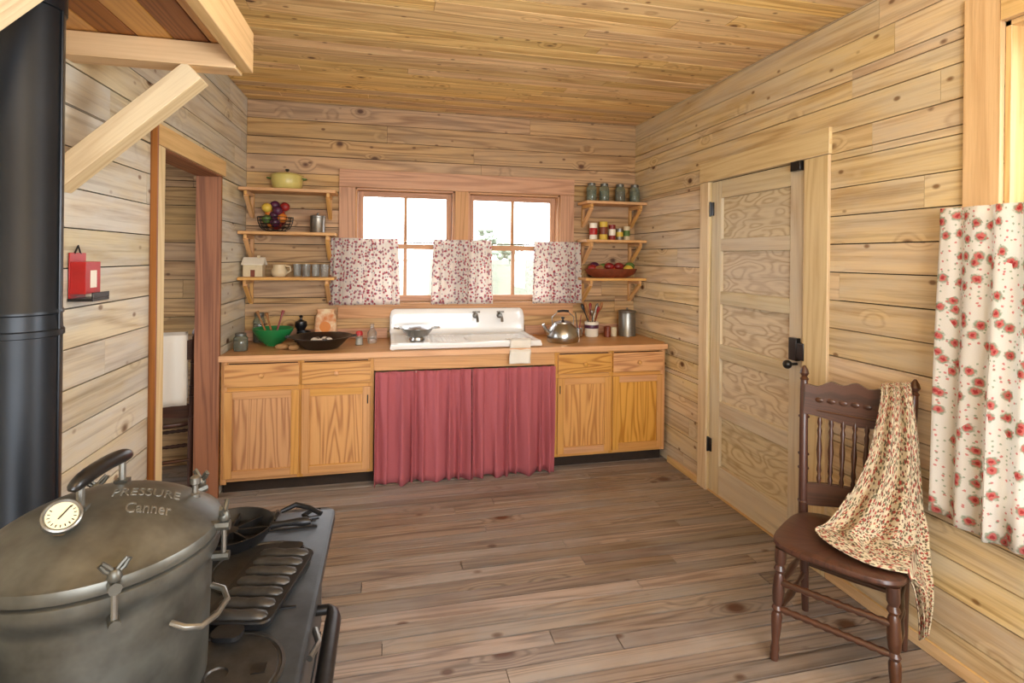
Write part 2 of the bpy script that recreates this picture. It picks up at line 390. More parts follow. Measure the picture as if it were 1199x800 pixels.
mb.box((fx0-.1,YF,2.3),(fx1+.1,YF+.022,2.42),'trim',0);mb.box((fx0-.1,YF,.62),(fx1+.1,YF+.022,.7),'trim',0)
mb.box((fx0,YF-.06,1.48),(fx1,YF-.03,1.53),'trim',0)
mb.done('window_4',.002)
# --------------------------------------------------------------- cabinet + counter
CF=3.765
mb=MB()
def cab(xa,xb,xm):
    mb.box((xa,CF,.09),(xb,CF+.02,.135),'cab',0)
    mb.box((xa,CF,.855),(xb,CF+.02,.872),'cab',0)
    mb.box((xa,CF,.66),(xb,CF+.02,.70),'cab',0)
    for x in (xa,xm-.02,xb-.04): mb.box((x,CF-.001,.09),(x+.04,CF+.021,.872),'cab',2)
    mb.box((xa,CF+.022,.09),(xa+.018,YB-.01,.87),'cab',2);mb.box((xb-.018,CF+.022,.09),(xb,YB-.01,.87),'cab',2)
    mb.box((xa+.018,CF+.022,.095),(xb-.018,YB-.01,.115),'cab',0)
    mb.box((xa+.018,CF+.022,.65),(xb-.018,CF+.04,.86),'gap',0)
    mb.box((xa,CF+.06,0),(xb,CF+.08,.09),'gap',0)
    for a,b in ((xa+.022,xm-.008),(xm+.008,xb-.022)):
        mb.box((a,CF-.018,.705),(b,CF-.001,.85),'cabp',0)
        c=(a+b)/2; mb.lathe([(.008,0),(.008,.012),(.016,.018),(.017,.026),(.008,.032),(0,.033)],(c,CF-.018,.777),'cab',12,Matrix.Rotation(pi/2,4,'X'))
        z0,z1=.115,.675;s=.05
        mb.box((a,CF-.018,z0),(a+s,CF-.001,z1),'cab',2);mb.box((b-s,CF-.018,z0),(b,CF-.001,z1),'cab',2)
        mb.box((a+s,CF-.018,z0),(b-s,CF-.001,z0+s),'cab',0);mb.box((a+s,CF-.018,z1-s),(b-s,CF-.001,z1),'cab',0)
        mb.box((a+s,CF-.010,z0+s),(b-s,CF-.001,z1-s),'cabp',2)
cab(XL+.012,-.085,-.555); cab(1.205,XR-.03,1.655)
mb.box((XL+.012,CF-.004,.075),(XL+.05,CF+.0,.872),'cab',2)
for xx in (-.125,1.245):
    mb.box((xx-.004,CF-.02,.56),(xx+.004,CF-.002,.62),'black')
mb.box((-.085,CF,.775),(1.205,CF+.02,.872),'cab',0)
T0,T1=.872,.91
mb.box((XL+.004,CF-.035,T0),(XR-.022,CF+.06,T1),'counter',0)
mb.box((XL+.004,CF+.06,T0),(.06,YB-.002,T1),'counter',0)
mb.box((1.06,CF+.06,T0),(XR-.004,YB-.002,T1),'counter',0)
mb.box((.06,YB-.06,T0),(1.06,YB-.002,T1),'counter',0)
mb.box((.06,CF+.06,T0),(.52,YB-.06,T1),'counter',0)
mb.done('kitchen_cabinet',.0025)
mb=MB(); mb.box((XL+.005,YB-.022,.912),(.0,YB,.99),'trimw',0);mb.box((1.13,YB-.022,.912),(XR-.005,YB,.99),'trimw',0);mb.done('trim_6',.002)
def cloth(mb,T,w,h,amp,folds,k,seed=0,flare=0.0,nu=None,nv=16,top=0,uvs=1.25,uvo=(0,0),sag=0):
    rd=random.Random(seed);ph=[rd.uniform(0,6.28) for _ in range(6)]
    nu=nu or int(folds*12)
    def fn(u,v):
        a=amp*(.35+.65*min(1,v*1.6+ (.4 if v<.03 else 0)))
        f=math.sin(2*pi*folds*u+ph[0]+1.6*math.sin(2*pi*u*2.3+ph[1])+.5*math.sin(v*3+ph[2]))
        f+=.45*math.sin(2*pi*folds*.47*u+ph[3]+.8*v)
        f+=.35*math.sin(2*pi*folds*2.3*u+ph[4])*(1-v)**2
        if top and v<top: a=amp*(.5+.3*math.sin(v/top*pi))
        x=w*(u+(u-.5)*flare*v)+.25*a*math.cos(2*pi*folds*u+ph[0])
        z=-h*v - sag*math.sin(2*pi*u*3+ph[5])*v
        return T@Vector((x,-a*(f*.7),z))
    mb.grid(fn,nu,nv,k,w*uvs,-h,uvo=uvo)
mb=MB();Tk=Matrix.Translation((-.075,CF-.045,.775))
cloth(mb,Tk,.655,.765,.036,8,'skirt',4,.0,top=.04,sag=.008,nu=110)
cloth(mb,Matrix.Translation((.585,CF-.050,.775)),.61,.765,.036,7.5,'skirt',8,.0,top=.04,sag=.008,nu=110)
mb.tube([(-.08,CF-.022,.765),(1.2,CF-.022,.765)],.005,'steel')
mb.done('sink_skirt_curtain',solid=.003)
# sink
mb=MB();sx0,sx1=.02,1.11;sy0=CF+.012;sy1=YB-.03
prof=[(sy0+.004,.915),(sy0-.004,.93),(sy0-.002,.95),(sy0+.012,.958),(sy0+.03,.955),(sy0+.045,.945)]
n=26
for i in range(n): prof.append((sy0+.05+(sy1-.07-sy0-.05)*(i+1)/n,.943))
prof+=[(sy1-.055,.946),(sy1-.042,.956),(sy1-.034,.98),(sy1-.03,1.03),(sy1-.028,1.09),(sy1-.024,1.125),(sy1-.014,1.142),(sy1,1.145),(sy1+.01,1.14),(sy1+.014,1.1)]
bc=(.805,4.045);ba=(.235,.165)
def sfn(u,v):
    i=v*(len(prof)-1);i=int(round(i));y,z=prof[i]
    x=sx0+(sx1-sx0)*u
    e=min(x-sx0,sx1-x)
    if z<.96 and i>4 and y<sy1-.05:
        if e<.03: z+=.012*(1-e/.03)
        if x<.52 and .1<u and x>.07 and y>sy0+.09 and y<sy1-.12: z+=.003*math.sin(x*2*pi/.032)-.004
        d=(abs((x-bc[0])/ba[0])**4+abs((y-bc[1])/ba[1])**4)**.25
        if d<1.0:
            t=min(1,(1-d)/.35); t=t*t*(3-2*t); z-=.17*t
    if e<.006 and z>.93: z-=.02*(1-e/.006)
    if z>1.0 and e<.04: z-=.03*(1-e/.04)**2
    return Vector((x,y,z))
mb.grid(sfn,150,len(prof)-1,'enamel')
for fx in (.70,.90):
    mb.lathe([(.024,0),(.024,.006),(.013,.012),(.012,.04),(.015,.045),(.015,.06),(0,.062)],(fx,sy1-.03,1.085),'steel',14,Matrix.Rotation(pi/2,4,'X'))
    mb.tube([(fx,sy1-.075,1.085),(fx,sy1-.075,1.115)],.007,'steel');
    mb.tube([(fx-.03,sy1-.075,1.118),(fx+.03,sy1-.075,1.118)],.007,'steel');mb.tube([(fx,sy1-.105,1.118),(fx,sy1-.045,1.118)],.007,'steel')
    mb.tube([(fx,sy1-.07,1.085),(fx,sy1-.11,1.088),(fx,sy1-.14,1.075),(fx,sy1-.15,1.045)],[.012,.011,.010,.011],'steel',10)
mb.box((sx0+.01,sy0+.006,.9105),(sx0+.03,sy1,.94),'enamel');
mb.lathe([(.0,.775),(.03,.775),(.032,.779),(0,.78)],(bc[0],bc[1],0),'steel',16)
mb.done('kitchen_sink')
mb=MB()
pth=[(sy0+.12,.952),(sy0+.06,.956),(sy0+.01,.966),(sy0-.012,.955),(sy0-.02,.92),(CF-.05,.88),(CF-.055,.84),(CF-.06,.80)]
def tf(u,v):
    q=v*(len(pth)-1);i=min(int(q),len(pth)-2);t=q-i
    y=pth[i][0]*(1-t)+pth[i+1][0]*t;z=pth[i][1]*(1-t)+pth[i+1][1]*t
    return Vector((.86+.155*u+.012*math.sin(v*5),y-.004*math.sin(u*9)*v,z+.004))
mb.grid(tf,14,28,'white_cloth',.16,.3);mb.done('dish_towel',solid=.004)
# --------------------------------------------------------------- shelves
def shelves(x0,x1,zs,bx,name):
    mb=MB()
    for z in zs:
        mb.box((x0,YB-.25,z-.022),(x1,YB-.026,z),'shelf',0)
        for b in bx:
            mb.box((b-.011,YB-.03,z-.21),(b+.011,YB-.002,z-.024),'shelf',2)
            mb.box((b-.011,YB-.23,z-.052),(b+.011,YB-.03,z-.023),'shelf',1)
            mb.beam((b,YB-.215,z-.055),(b,YB-.03,z-.195),.02,.03,'shelf',(1,0,0))
    mb.done(name,.002)
ZL=(2.045,1.73,1.40)
shelves(XL+.006,-.385,ZL,(XL+.05,-.44),'wall_shelf')
shelves(1.585,XR-.006,(2.04,1.72,1.40),(1.64,XR-.05),'wall_shelf')
# --------------------------------------------------------------- curtains
for i,(a,b) in enumerate(((-.43,.075),(.35,.825),(1.185,1.60))):
    mb=MB();T=Matrix.Translation((a,YB-.066,1.70))
    cloth(mb,T,b-a,.52,.017,7 if i<2 else 6,'curtb',20+i,.06,top=.07,uvo=(i,0));mb.done('cafe_curtain',solid=.0015)
mb=MB();mb.tube([(-.44,YB-.036,1.672),(1.615,YB-.036,1.672)],.005,'brass')
for x in (-.41,1.59): mb.tube([(x,YB-.036,1.672),(x,YB-.02,1.672)],.005,'brass')
mb.done('curtain_rod')
mb=MB();T=Matrix(((0,1,0,2.045),(-1,0,0,1.60),(0,0,1,1.765),(0,0,0,1)))
cloth(mb,T,1.25,1.165,.026,11,'curt',33,.05,top=.035,nv=30,sag=.01,uvs=1.3,nu=160);mb.done('window_curtain',solid=.0015)
mb=MB();mb.tube([(2.085,1.62,1.735),(2.085,.3,1.735)],.006,'brass')
for y in (1.61,.31): mb.tube([(2.085,y,1.735),(XR-.02,y,1.735)],.006,'brass')
mb.done('curtain_rod')
# --------------------------------------------------------------- hanging shelf above the stove
PX,PY=-.852,1.5
mb=MB()
for y in (2.06,1.27):
    mb.box((XL+.001,y-.045,2.205),(-.522,y+.045,2.285),'trim',0)
    mb.beam((XL-.025,y,1.787),(-.655,y,2.19),.085,.075,'trimr')
for i in range(5):
    xa=XL+.004+i*.111;xb=xa+.107
    if xb>PX-.1 and xa<PX+.1: seg=((.95,PY-.1),(PY+.1,2.08))
    else: seg=((.95,2.08),)
    for a,b in seg: mb.box((xa,a,2.288),(xb,b,2.308),'jamb' if i%2 else 'cab',1)
mb.box((-.520,.95,2.215),(-.482,2.09,2.36),'trim',1)
mb.done('bracketed_shelf',.003)
# --------------------------------------------------------------- stove, pipe
mb=MB()
def rr(x0,x1,y0,y1,r,z,n=5):
    o=[]
    for cx,cy,a0 in ((x1-r,y0+r,-pi/2),(x1-r,y1-r,0),(x0+r,y1-r,pi/2),(x0+r,y0+r,pi)):
        for i in range(n+1):
            a=a0+pi/2*i/n;o.append((cx+r*math.cos(a),cy+r*math.sin(a),z))
    return o
sx=( -.95,-.15);sy=(.72,1.75);ST=.78
def rb(o,z0,z1,x0,x1,y0,y1,r,k,b=.006):
    o.rings([rr(x0+b,x1-b,y0+b,y1-b,r,z0),rr(x0,x1,y0,y1,r,z0+b),rr(x0,x1,y0,y1,r,z1-b),rr(x0+b,x1-b,y0+b,y1-b,r,z1)],k)
rb(mb,ST-.035,ST,sx[0],sx[1],sy[0],sy[1],.035,'iron')
rb(mb,.16,ST-.036,sx[0]+.04,sx[1]-.05,sy[0]+.04,sy[1]-.04,.02,'iron')
rb(mb,ST-.075,ST-.034,sx[0]+.02,sx[1]-.025,sy[0]+.02,sy[1]-.02,.03,'iron')
fx=sx[1]-.05
for a,b,c,d in ((.80,1.22,.25,.62),(1.28,1.66,.25,.45),(1.28,1.66,.48,.66)):
    mb.box((fx,a,c),(fx+.02,b,d),'iron');mb.tube([(fx+.03,a+.05,d-.05),(fx+.045,a+.1,d-.05),(fx+.03,a+.15,d-.05)],.008,'steel')
for x in (sx[0]+.1,sx[1]-.12):
    for y in (sy[0]+.1,sy[1]-.1): mb.turned((x,y,.17),(x+(.02 if x>-.5 else -.02),y,0),[(0,.04),(.3,.03),(.6,.018),(.85,.02),(1,.03)],'iron')
mb.tube([(sx[1]-.03,1.34,.715),(sx[1]+.02,1.34,.715),(sx[1]+.032,1.325,.715),(sx[1]+.035,1.30,.715),(sx[1]+.035,.90,.715),(sx[1]+.03,.88,.715),(sx[1]-.03,.87,.715)],[.012,.012,.014,.018,.018,.013,.012],'iron2',12)
for cx,cy in ((-.30,1.08),(-.68,1.08),(-.30,1.44)):
    mb.lathe([(0,0),(.118,0),(.118,.003),(.112,.004),(.110,.0015),(.106,.0015),(.104,.004),(.02,.004),(.018,.001),(0,.001)],(cx,cy,ST),'iron3',36)
    mb.box((cx+.06,cy-.012,ST+.004),(cx+.085,cy+.012,ST+.0055),'black')
for y in (.90,1.26,1.62): mb.box((sx[0]+.05,y-.003,ST),(sx[1]-.04,y+.003,ST+.003),'black')
for x in (-.48,): mb.box((x-.003,.9,ST),(x+.003,1.62,ST+.003),'black')
mb.lathe([(0,0),(.035,0),(.034,.008),(.012,.010),(.012,.02),(0,.022)],(-.235,.99,ST+.004),'steel',20)
mb.done('wood_cookstove')
mb=MB()
mb.lathe([(.11,ST+.001),(.11,.79),(.09,.80),(.083,.81),(.080,.82),(.080,1.36),(.084,1.362),(.084,1.375),(.0805,1.378),(.079,1.41),(.079,1.412),(.082,1.415),(.082,1.422),(.079,1.426),(.079,2.14),(.083,2.142),(.083,2.30),(.095,2.302),(.095,2.312),(.079,2.315),(.079,H-.003)],(PX,PY,0),'pipe',40)
mb.tube([(PX+.081,PY,.85),(PX+.081,PY,2.25)],.0025,'pipe',6)
mb.done('stovepipe')
# --------------------------------------------------------------- pressure canner
CX,CY=-.47,1.05;RR=.178
mb=MB();o=(CX,CY,0);z0=ST+.006
RIM=1.065
mb.lathe([(0,z0),(.135,z0),(.150,z0+.006),(.157,z0+.02),(.164,RIM-.06),(.166,RIM-.045),(.174,RIM-.035),(.178,RIM-.02),(.178,RIM-.008),(.172,RIM-.004)],o,'alum',64)
def dome(r): return RIM+.018+.066*(1-min(1,(r/.172))**2)**.9
pr=[(.172,RIM-.004),(.178,RIM-.001),(.180,RIM+.008),(.177,RIM+.017)]
for i in range(14):
    r=.170*(1-i/13); pr.append((r,dome(r)))
mb.lathe(pr,o,'alum',64)
for i in range(6):
    a=math.radians(-62+60*i);c,s_=math.cos(a),math.sin(a)
    P=lambda r,t,z:(CX+c*r-s_*t,CY+s_*r+c*t,z)
    mb.tube([P(.190,0,RIM-.045),P(.190,0,RIM+.036)],.0045,'steel',8)
    mb.tube([P(.172,-.0,RIM-.042),P(.199,0,RIM-.042)],.008,'alum',8)
    mb.tube([P(.165,0,RIM+.012),P(.200,0,RIM+.012)],.009,'alum',8)
    mb.lathe([(.008,0),(.010,.005),(.008,.014),(.005,.017)],P(.190,0,RIM+.021),'alum',12)
    for t in (-1,1): mb.tube([P(.190,0,RIM+.028),P(.190,t*.012,RIM+.038),P(.190,t*.018,RIM+.048),P(.190,t*.015,RIM+.050),P(.190,t*.009,RIM+.044),P(.190,0,RIM+.032)],.0035,'alum',8)
ax=Vector((.12,.99,0)).normalized();hc=Vector((CX-.005,CY+.005,0))
for t in (-1,1):
    b=hc+ax*.055*t; r=math.hypot(b.x-CX,b.y-CY); zb=dome(r)-.004
    mb.box((-.011,-.008,0),(.011,.008,.010),'alum',None,Matrix.Translation((b.x,b.y,zb)))
    mb.tube([(b.x,b.y,zb),(b.x,b.y,zb+.03),(b.x,b.y,1.186)],.006,'steel',8)
hp=[hc+ax*(.075*math.cos(q)*-1)+Vector((0,0,1.182+.012*math.sin(q))) for q in [pi*i/12 for i in range(13)]]
mb.tube(hp,[.006,.009,.011,.0125,.013,.013,.013,.013,.013,.0125,.011,.009,.006],'black',12)
gb=Vector((CX-.016,CY-.092,0));zb=dome(.093)
mb.tube([(gb.x,gb.y,zb-.004),(gb.x,gb.y,zb+.013)],.007,'brass',10);mb.lathe([(.012,0),(.012,.010),(.008,.012)],(gb.x,gb.y,zb-.003),'brass',6)
dirc=Vector((.40,-.62,.66)).normalized();gc=gb+Vector((0,0,zb+.022))
Tg=dirc.to_track_quat('Z','Y').to_matrix().to_4x4()
k_=.76
mb.lathe([(r*k_,z*k_) for r,z in [(0,-.014),(.030,-.014),(.034,-.008),(.034,.006),(.031,.008),(.027,.004)]],gc,'steel',28,Tg)
mb.lathe([(r*k_,z*k_) for r,z in [(0,.0035),(.0268,.0036),(.0268,.0045),(0,.0046)]],gc,'dial',28,Tg)
mb.beam(gc+Tg.to_3x3()@Vector((-.005,-.005,.0052)),gc+Tg.to_3x3()@Vector((.012,.011,.0052)),.0018,.001,'black')
for i in range(14):
    a=math.radians(-220+260*i/13);v0=Vector((math.cos(a)*.0145,math.sin(a)*.0145,.004));v1=Vector((math.cos(a)*.0182,math.sin(a)*.0182,.004))
    mb.beam(gc+Tg.to_3x3()@v0,gc+Tg.to_3x3()@v1,.0013,.0008,'black')
pb=(CX+.125,CY+.05,dome(.135)-.004)
mb.lathe([(.009,0),(.009,.008),(.005,.010),(.005,.024),(.009,.027),(.009,.038),(.003,.042)],pb,'steel',12)
for a in (-pi*.10,pi*.90):
    c,s_=math.cos(a),math.sin(a);P=lambda r,t,z:(CX+c*r-s_*t,CY+s_*r+c*t,z)
    mb.tube([P(.162,-.05,.97),P(.185,-.05,.965),P(.202,-.035,.957),P(.205,0,.953),P(.202,.035,.957),P(.185,.05,.965),P(.162,.05,.97)],.005,'steel',8)
can=mb.done('pressure_canner')
def emboss(txt,cx,cy,ang,size,parent,wx=.62):
    cu=bpy.data.curves.new('lid_lettering','FONT');cu.body=txt;cu.size=size;cu.extrude=.0010;cu.align_x='CENTER'
    ob=bpy.data.objects.new('tmp',cu);bpy.context.collection.objects.link(ob)
    bpy.context.view_layer.update()
    dg=bpy.context.evaluated_depsgraph_get();me=bpy.data.meshes.new_from_object(ob.evaluated_get(dg))
    bpy.data.objects.remove(ob)
    ca,sa=math.cos(ang),math.sin(ang)
    for v in me.vertices:
        x,y,z=v.co; x*=wx; X=cx+ca*x-sa*y-CX;Y=cy+sa*x+ca*y-CY
        v.co=(CX+X,CY+Y,dome(min(math.hypot(X,Y),.171))+z+.0004)
    me.materials.clear();me.materials.append(M['letter'])
    o2=bpy.data.objects.new('lid_lettering',me);bpy.context.collection.objects.link(o2);o2.parent=parent
emboss('PRESSURE',-.405,1.045,math.radians(14),.040,can,.58)
emboss('Canner',-.385,1.000,math.radians(14),.036,can,.6)
# --------------------------------------------------------------- pans on stove
zt=ST+.0055
mb=MB();c=(-.41,1.585,zt)
mb.lathe([(0,0),(.088,0),(.092,.004),(.108,.036),(.110,.038),(.105,.038),(.088,.008),(0,.006)],c,'iron2',40)
for i in range(8):
    a=2*pi*i/8;mb.box((.018,-.0025,.006),(.095,.0025,.026),'iron2',None,Matrix.Translation(c)@Matrix.Rotation(a,4,'Z'))
mb.lathe([(0,.006),(.02,.006),(.02,.026),(0,.027)],c,'iron2',16)
ha=math.radians(-4);hd=Vector((math.cos(ha),math.sin(ha),0));cc=Vector(c)
mb.tube([cc+hd*.105+Vector((0,0,.03)),cc+hd*.14+Vector((0,0,.034)),cc+hd*.17+Vector((0,0,.036)),cc+hd*.195+Vector((0,0,.036)),cc+hd*.21+Vector((0,0,.035))],[.010,.008,.010,.012,.006],'iron2',10)
mb.done('divided_skillet')
mb=MB();T=Matrix.Translation((-.272,1.33,zt+.001))@Matrix.Rotation(math.radians(-12),4,'Z');mb.M=T
mb.rings([rr(-.066,.066,-.135,.135,.02,0.0),rr(-.072,.072,-.142,.142,.022,.016),rr(-.070,.070,-.140,.140,.022,.019)],'iron2',cap1=True)
for i in range(7):
    y=-.118+i*.0393
    mb.rings([[(x*.97,y+w*math.cos(q),.0185+h*abs(math.sin(q))) for q in [pi*j/8 for j in range(9)]] for x,w,h in ((-.062,.004,.002),(-.055,.013,.008),(-.03,.0155,.012),(0,.014,.009),(.03,.0155,.012),(.055,.013,.008),(.062,.004,.002))],'iron3',True,False,False,closed=False)
for t in (-1,1):
    mb.rings([rr(-.03,.03,t*.16-.022,t*.16+.018,.015,.008),rr(-.03,.03,t*.16-.022,t*.16+.018,.015,.017)],'iron2')
mb.M=Matrix.Identity(4);mb.done('cornstick_pan')
mb=MB();zt2=ST+.004
mb.tube([(-.30,1.69,zt2+.018),(-.26,1.70,zt2+.03),(-.22,1.69,zt2+.022),(-.185,1.665,zt2+.012)],[.006,.008,.007,.007],'iron2')
mb.tube([(-.19,1.70,zt2+.008),(-.215,1.70,zt2+.008),(-.235,1.675,zt2+.008),(-.215,1.65,zt2+.008),(-.19,1.655,zt2+.008)],.006,'iron2')
mb.tube([(-.31,1.69,zt2+.012),(-.315,1.66,zt2+.006)],.006,'iron2');mb.tube([(-.31,1.69,zt2+.012),(-.315,1.72,zt2+.006)],.006,'iron2')
mb.done('stove_lid_lifter')
mb=MB();x=XL+.003;y=2.135
mb.box((x,y-.05,1.40),(x+.004,y+.05,1.56),'red')
mb.box((x+.004,y-.048,1.42),(x+.05,y+.048,1.53),'red');mb.box((x+.05,y-.02,1.44),(x+.052,y+.02,1.50),'white')
mb.box((x,y-.055,1.395),(x+.075,y+.055,1.405),'black');mb.box((x+.071,y-.055,1.405),(x+.075,y+.055,1.425),'black')
mb.tube([(x+.002,y-.02,1.555),(x+.004,y,1.585),(x+.002,y+.02,1.555)],.003,'black')
mb.done('match_holder',.002)
# --------------------------------------------------------------- chair
def chair(T,k='chair',name='dining_chair'):
    mb=MB();mb.M=T
    def se(a,b,z,fw=1.06,n=36,e=4):
        o=[]
        for i in range(n):
            q=2*pi*i/n;c,s_=math.cos(q),math.sin(q)
            x=a*math.copysign(abs(c)**(2/e),c);y=b*math.copysign(abs(s_)**(2/e),s_)
            x*=1+(fw-1)*(-y/b); o.append((x,y-.005,z))
        return o
    mb.rings([se(.200,.195,.43),se(.213,.208,.436),se(.218,.213,.447),se(.215,.210,.458),se(.205,.200,.463),se(.17,.165,.460),se(.10,.10,.455),se(.03,.03,.453)],k)
    leg=[(0,.015),(.04,.017),(.07,.014),(.10,.017),(.16,.013),(.30,.019),(.40,.020),(.43,.015),(.46,.021),(.49,.015),(.52,.020),(.60,.022),(.74,.020),(.78,.014),(.81,.022),(.85,.015),(.88,.021),(1,.021)]
    for t in (-1,1):
        mb.turned((t*.195,-.185,0),(t*.180,-.165,.432),leg,k,14)
        pts=[(t*.178,.225,0),(t*.178,.20,.2),(t*.182,.185,.44),(t*.185,.195,.6),(t*.192,.222,.8),(t*.198,.252,.98),(t*.2,.262,1.02)]
        mb.tube(pts,[.014,.018,.020,.018,.018,.017,.015],k,12)
        mb.turned((t*.2,.262,1.015),(t*.203,.272,1.085),[(0,.014),(.15,.019),(.3,.011),(.5,.02),(.75,.015),(1,.004)],k,12)
        for zb in (.5,.64,.70,.86): 
            f=(zb-.44)/.58; mb.ball((t*(.182+.018*f),.185+.077*f**1.15,zb),.0235,k,(1,1,.4),12)
        st=[(0,.008),(.1,.010),(.25,.008),(.4,.013),(.5,.016),(.6,.013),(.75,.008),(.9,.010),(1,.008)]
        for z in (.17,.27): mb.turned((t*.19,-.178,z),(t*.178,.205,z+.01),st,k,10)
    tw=[(0,.008)]+[(i/22,.0105 if i%2 else .0145) for i in range(2,21)]+[(1,.008)]
    for z in (.20,.305): mb.turned((-.188,-.178,z),(.188,-.178,z),tw,k,12)
    mb.turned((-.178,.208,.22),(.178,.208,.22),[(0,.009),(.5,.014),(1,.009)],k,10)
    def rail(zb,zt,yf,th,n=24,w=.19):
        rs=[]
        for i in range(n+1):
            x=-w+2*w*i/n;q=x/w;y=yf+.022*(1-q*q);a=zb(q);b=zt(q)
            rs.append([(x,y-th/2,a),(x,y+th/2,a+.002),(x,y+th/2+.012*(b-a)/.15,b),(x,y-th/2+.012*(b-a)/.15,b)])
        mb.rings(rs,k,True)
    rail(lambda q:.865-.012*math.cos(q*pi),lambda q:1.0+.028*math.cos(q*pi*.5)+.008*math.cos(q*pi*4),.228,.02)
    rail(lambda q:.50+.012*math.cos(q*pi),lambda q:.58+.02*math.cos(q*pi*.5),.186,.018,w=.182)
    # carved relief on the crest
    for q in range(-3,4):
        x=q*.045;mb.ball((x,.228+.022*(1-(x/.19)**2)-.006,.945),.011,k,(1.5,.35,1.0),10)
    mb.tube([(-.16,.232,.90),(-.08,.235,.897),(0,.238,.895),(.08,.235,.897),(.16,.232,.90)],.004,k,6)
    for i in range(7):
        x=-.132+.044*i;c=.022*(1-(x/.19)**2)
        mb.turned((x*.95,.188+c,.59),(x,.226+c,.868),[(0,.007),(.08,.010),(.14,.006),(.2,.010),(.3,.007),(.5,.0115),(.7,.007),(.8,.010),(.86,.006),(.92,.010),(1,.007)],k,10)
    mb.M=Matrix.Identity(4)
    return mb.done(name)
Tc=Matrix.Translation((1.755,1.75,0))@Matrix.Rotation(math.atan2(-.814,.58),4,'Z')
chair(Tc)
SC=Matrix.Translation((-1.47,4.02,0))@Matrix.Rotation(math.radians(195),4,'Z')
chair(SC)
rowsL=[(.095,.275,1.02),(.09,.235,1.055),(.09,.20,.99),(.07,.165,.86),(.045,.145,.74),(-.005,.10,.60),(-.06,.03,.50),(-.095,-.02,.476),(-.02,-.10,.472),(.10,-.15,.472),(.215,-.13,.462),(.245,-.10,.36),(.25,-.06,.22)]
rowsR=[(.185,.275,1.03),(.19,.24,1.075),(.205,.215,1.0),(.225,.20,.86),(.235,.19,.74),(.245,.175,.62),(.26,.16,.54),(.265,.14,.47),(.27,.12,.41),(.275,.10,.36),(.275,.08,.30),(.27,.06,.24),(.262,.04,.19)]
def lerp3(rows,v):
    q=v*(len(rows)-1);i=min(int(q),len(rows)-2);t=q-i;t2=t
    p=[Vector(rows[max(0,min(len(rows)-1,i+d))]) for d in (-1,0,1,2)]
    return .5*((2*p[1])+(-p[0]+p[2])*t+(2*p[0]-5*p[1]+4*p[2]-p[3])*t*t+(-p[0]+3*p[1]-3*p[2]+p[3])*t**3)
def af(u,v):
    a=lerp3(rowsL,v);b=lerp3(rowsR,v);p=a.lerp(b,u)
    f=math.sin(u*2*pi*2.6+1+v*2)*.024*min(1,v*3)+.009*math.sin(u*2*pi*5.5+v*5)
    edge=.045*math.sin(pi*u)*min(1,v*2) 
    p.y-=edge*.8+f*.8; p.z+=(f*.6+.02*math.sin(pi*u)) if v>.4 else 0
    p.x+=.3*f
    if p.z<.475 and p.x<.222 and p.y>-.215: p.z=.475+abs(f)*.5
    return Tc@p
mb=MB();mb.grid(af,48,80,'apron',.45,.95);mb.done('calico_apron',solid=.003)
mb=MB()
pp=[(.205,.62),(.225,.8),(.25,1.0),(.27,1.06),(.30,1.0),(.285,.8),(.27,.6)]
def wf(u,v):
    q=v*(len(pp)-1);i=min(int(q),len(pp)-2);t=q-i
    y=pp[i][0]*(1-t)+pp[i+1][0]*t;z=pp[i][1]*(1-t)+pp[i+1][1]*t
    return SC@Vector((-.16+.32*u,y+(.03 if v>.5 else -.02)+.004*math.sin(u*20),z))
mb.grid(wf,16,24,'white_cloth');mb.done('draped_cloth',solid=.003)
# --------------------------------------------------------------- small things
def ob(name,fn,**kw):
    mb=MB();fn(mb);return mb.done(name,**kw)
ZS=[z+.001 for z in (2.045,1.73,1.40)];ZR=[z+.001 for z in (2.04,1.72,1.40)];CT=.911
def pot(mb):
    o=(-.737,YB-.14,ZS[0])
    mb.lathe([(0,0),(.085,0),(.1,.012),(.108,.05),(.11,.095),(.114,.10),(.110,.104)],o,'yellow',32)
    mb.lathe([(.113,.103),(.11,.108),(.07,.122),(.02,.128),(0,.129)],o,'yellow',32)
    mb.lathe([(.008,.127),(.008,.138),(.016,.142),(.014,.152),(0,.155)],o,'black',14)
    for t in (-1,1): mb.tube([(o[0]+t*.108,o[1]-.03,o[2]+.08),(o[0]+t*.135,o[1]-.02,o[2]+.083),(o[0]+t*.135,o[1]+.02,o[2]+.083),(o[0]+t*.108,o[1]+.03,o[2]+.08)],.005,'leaf',8)
ob('enamel_stock_pot',pot)
def basket(mb):
    o=(-.815,YB-.14,ZS[1])
    for i in range(5):
        z=.008+i*.025;r=.075+.05*(i/4)**.6
        mb.tube([(o[0]+r*math.cos(2*pi*j/24),o[1]+r*.8*math.sin(2*pi*j/24),o[2]+z) for j in range(24)],.003,'black',6,True)
    for j in range(16):
        a=2*pi*j/16;mb.tube([(o[0]+r*math.cos(a),o[1]+r*.8*math.sin(a),o[2]+z) for r,z in ((.02,.008),(.075,.008),(.105,.033),(.12,.07),(.125,.108))],.002,'black',5)
    for i,k in enumerate(['apple','orange','purple','apple','leaf','orange','lemon','purple','apple','orange','purple','purple','lemon','apple','purple']):
        a=i*2.4;r=.062*math.sqrt((i%7)/7)+.01;mb.ball((o[0]+r*math.cos(a),o[1]+r*.8*math.sin(a),o[2]+.05+.0105*i),.036,k,(1,1,.95))
ob('fruit_basket',basket)
def canister(r,h,x,y,z,k='steel'):
    def f(mb):
        o=(x,y,z);mb.lathe([(0,0),(r,0),(r,.004),(r*.98,.006),(r*.98,h-.02),(r,h-.02),(r*1.02,h-.018),(r*1.02,h-.004),(r*.9,h),(0,h+.006)],o,k,28)
        mb.ball((x,y,z+h+.012),.01,k)
    return f
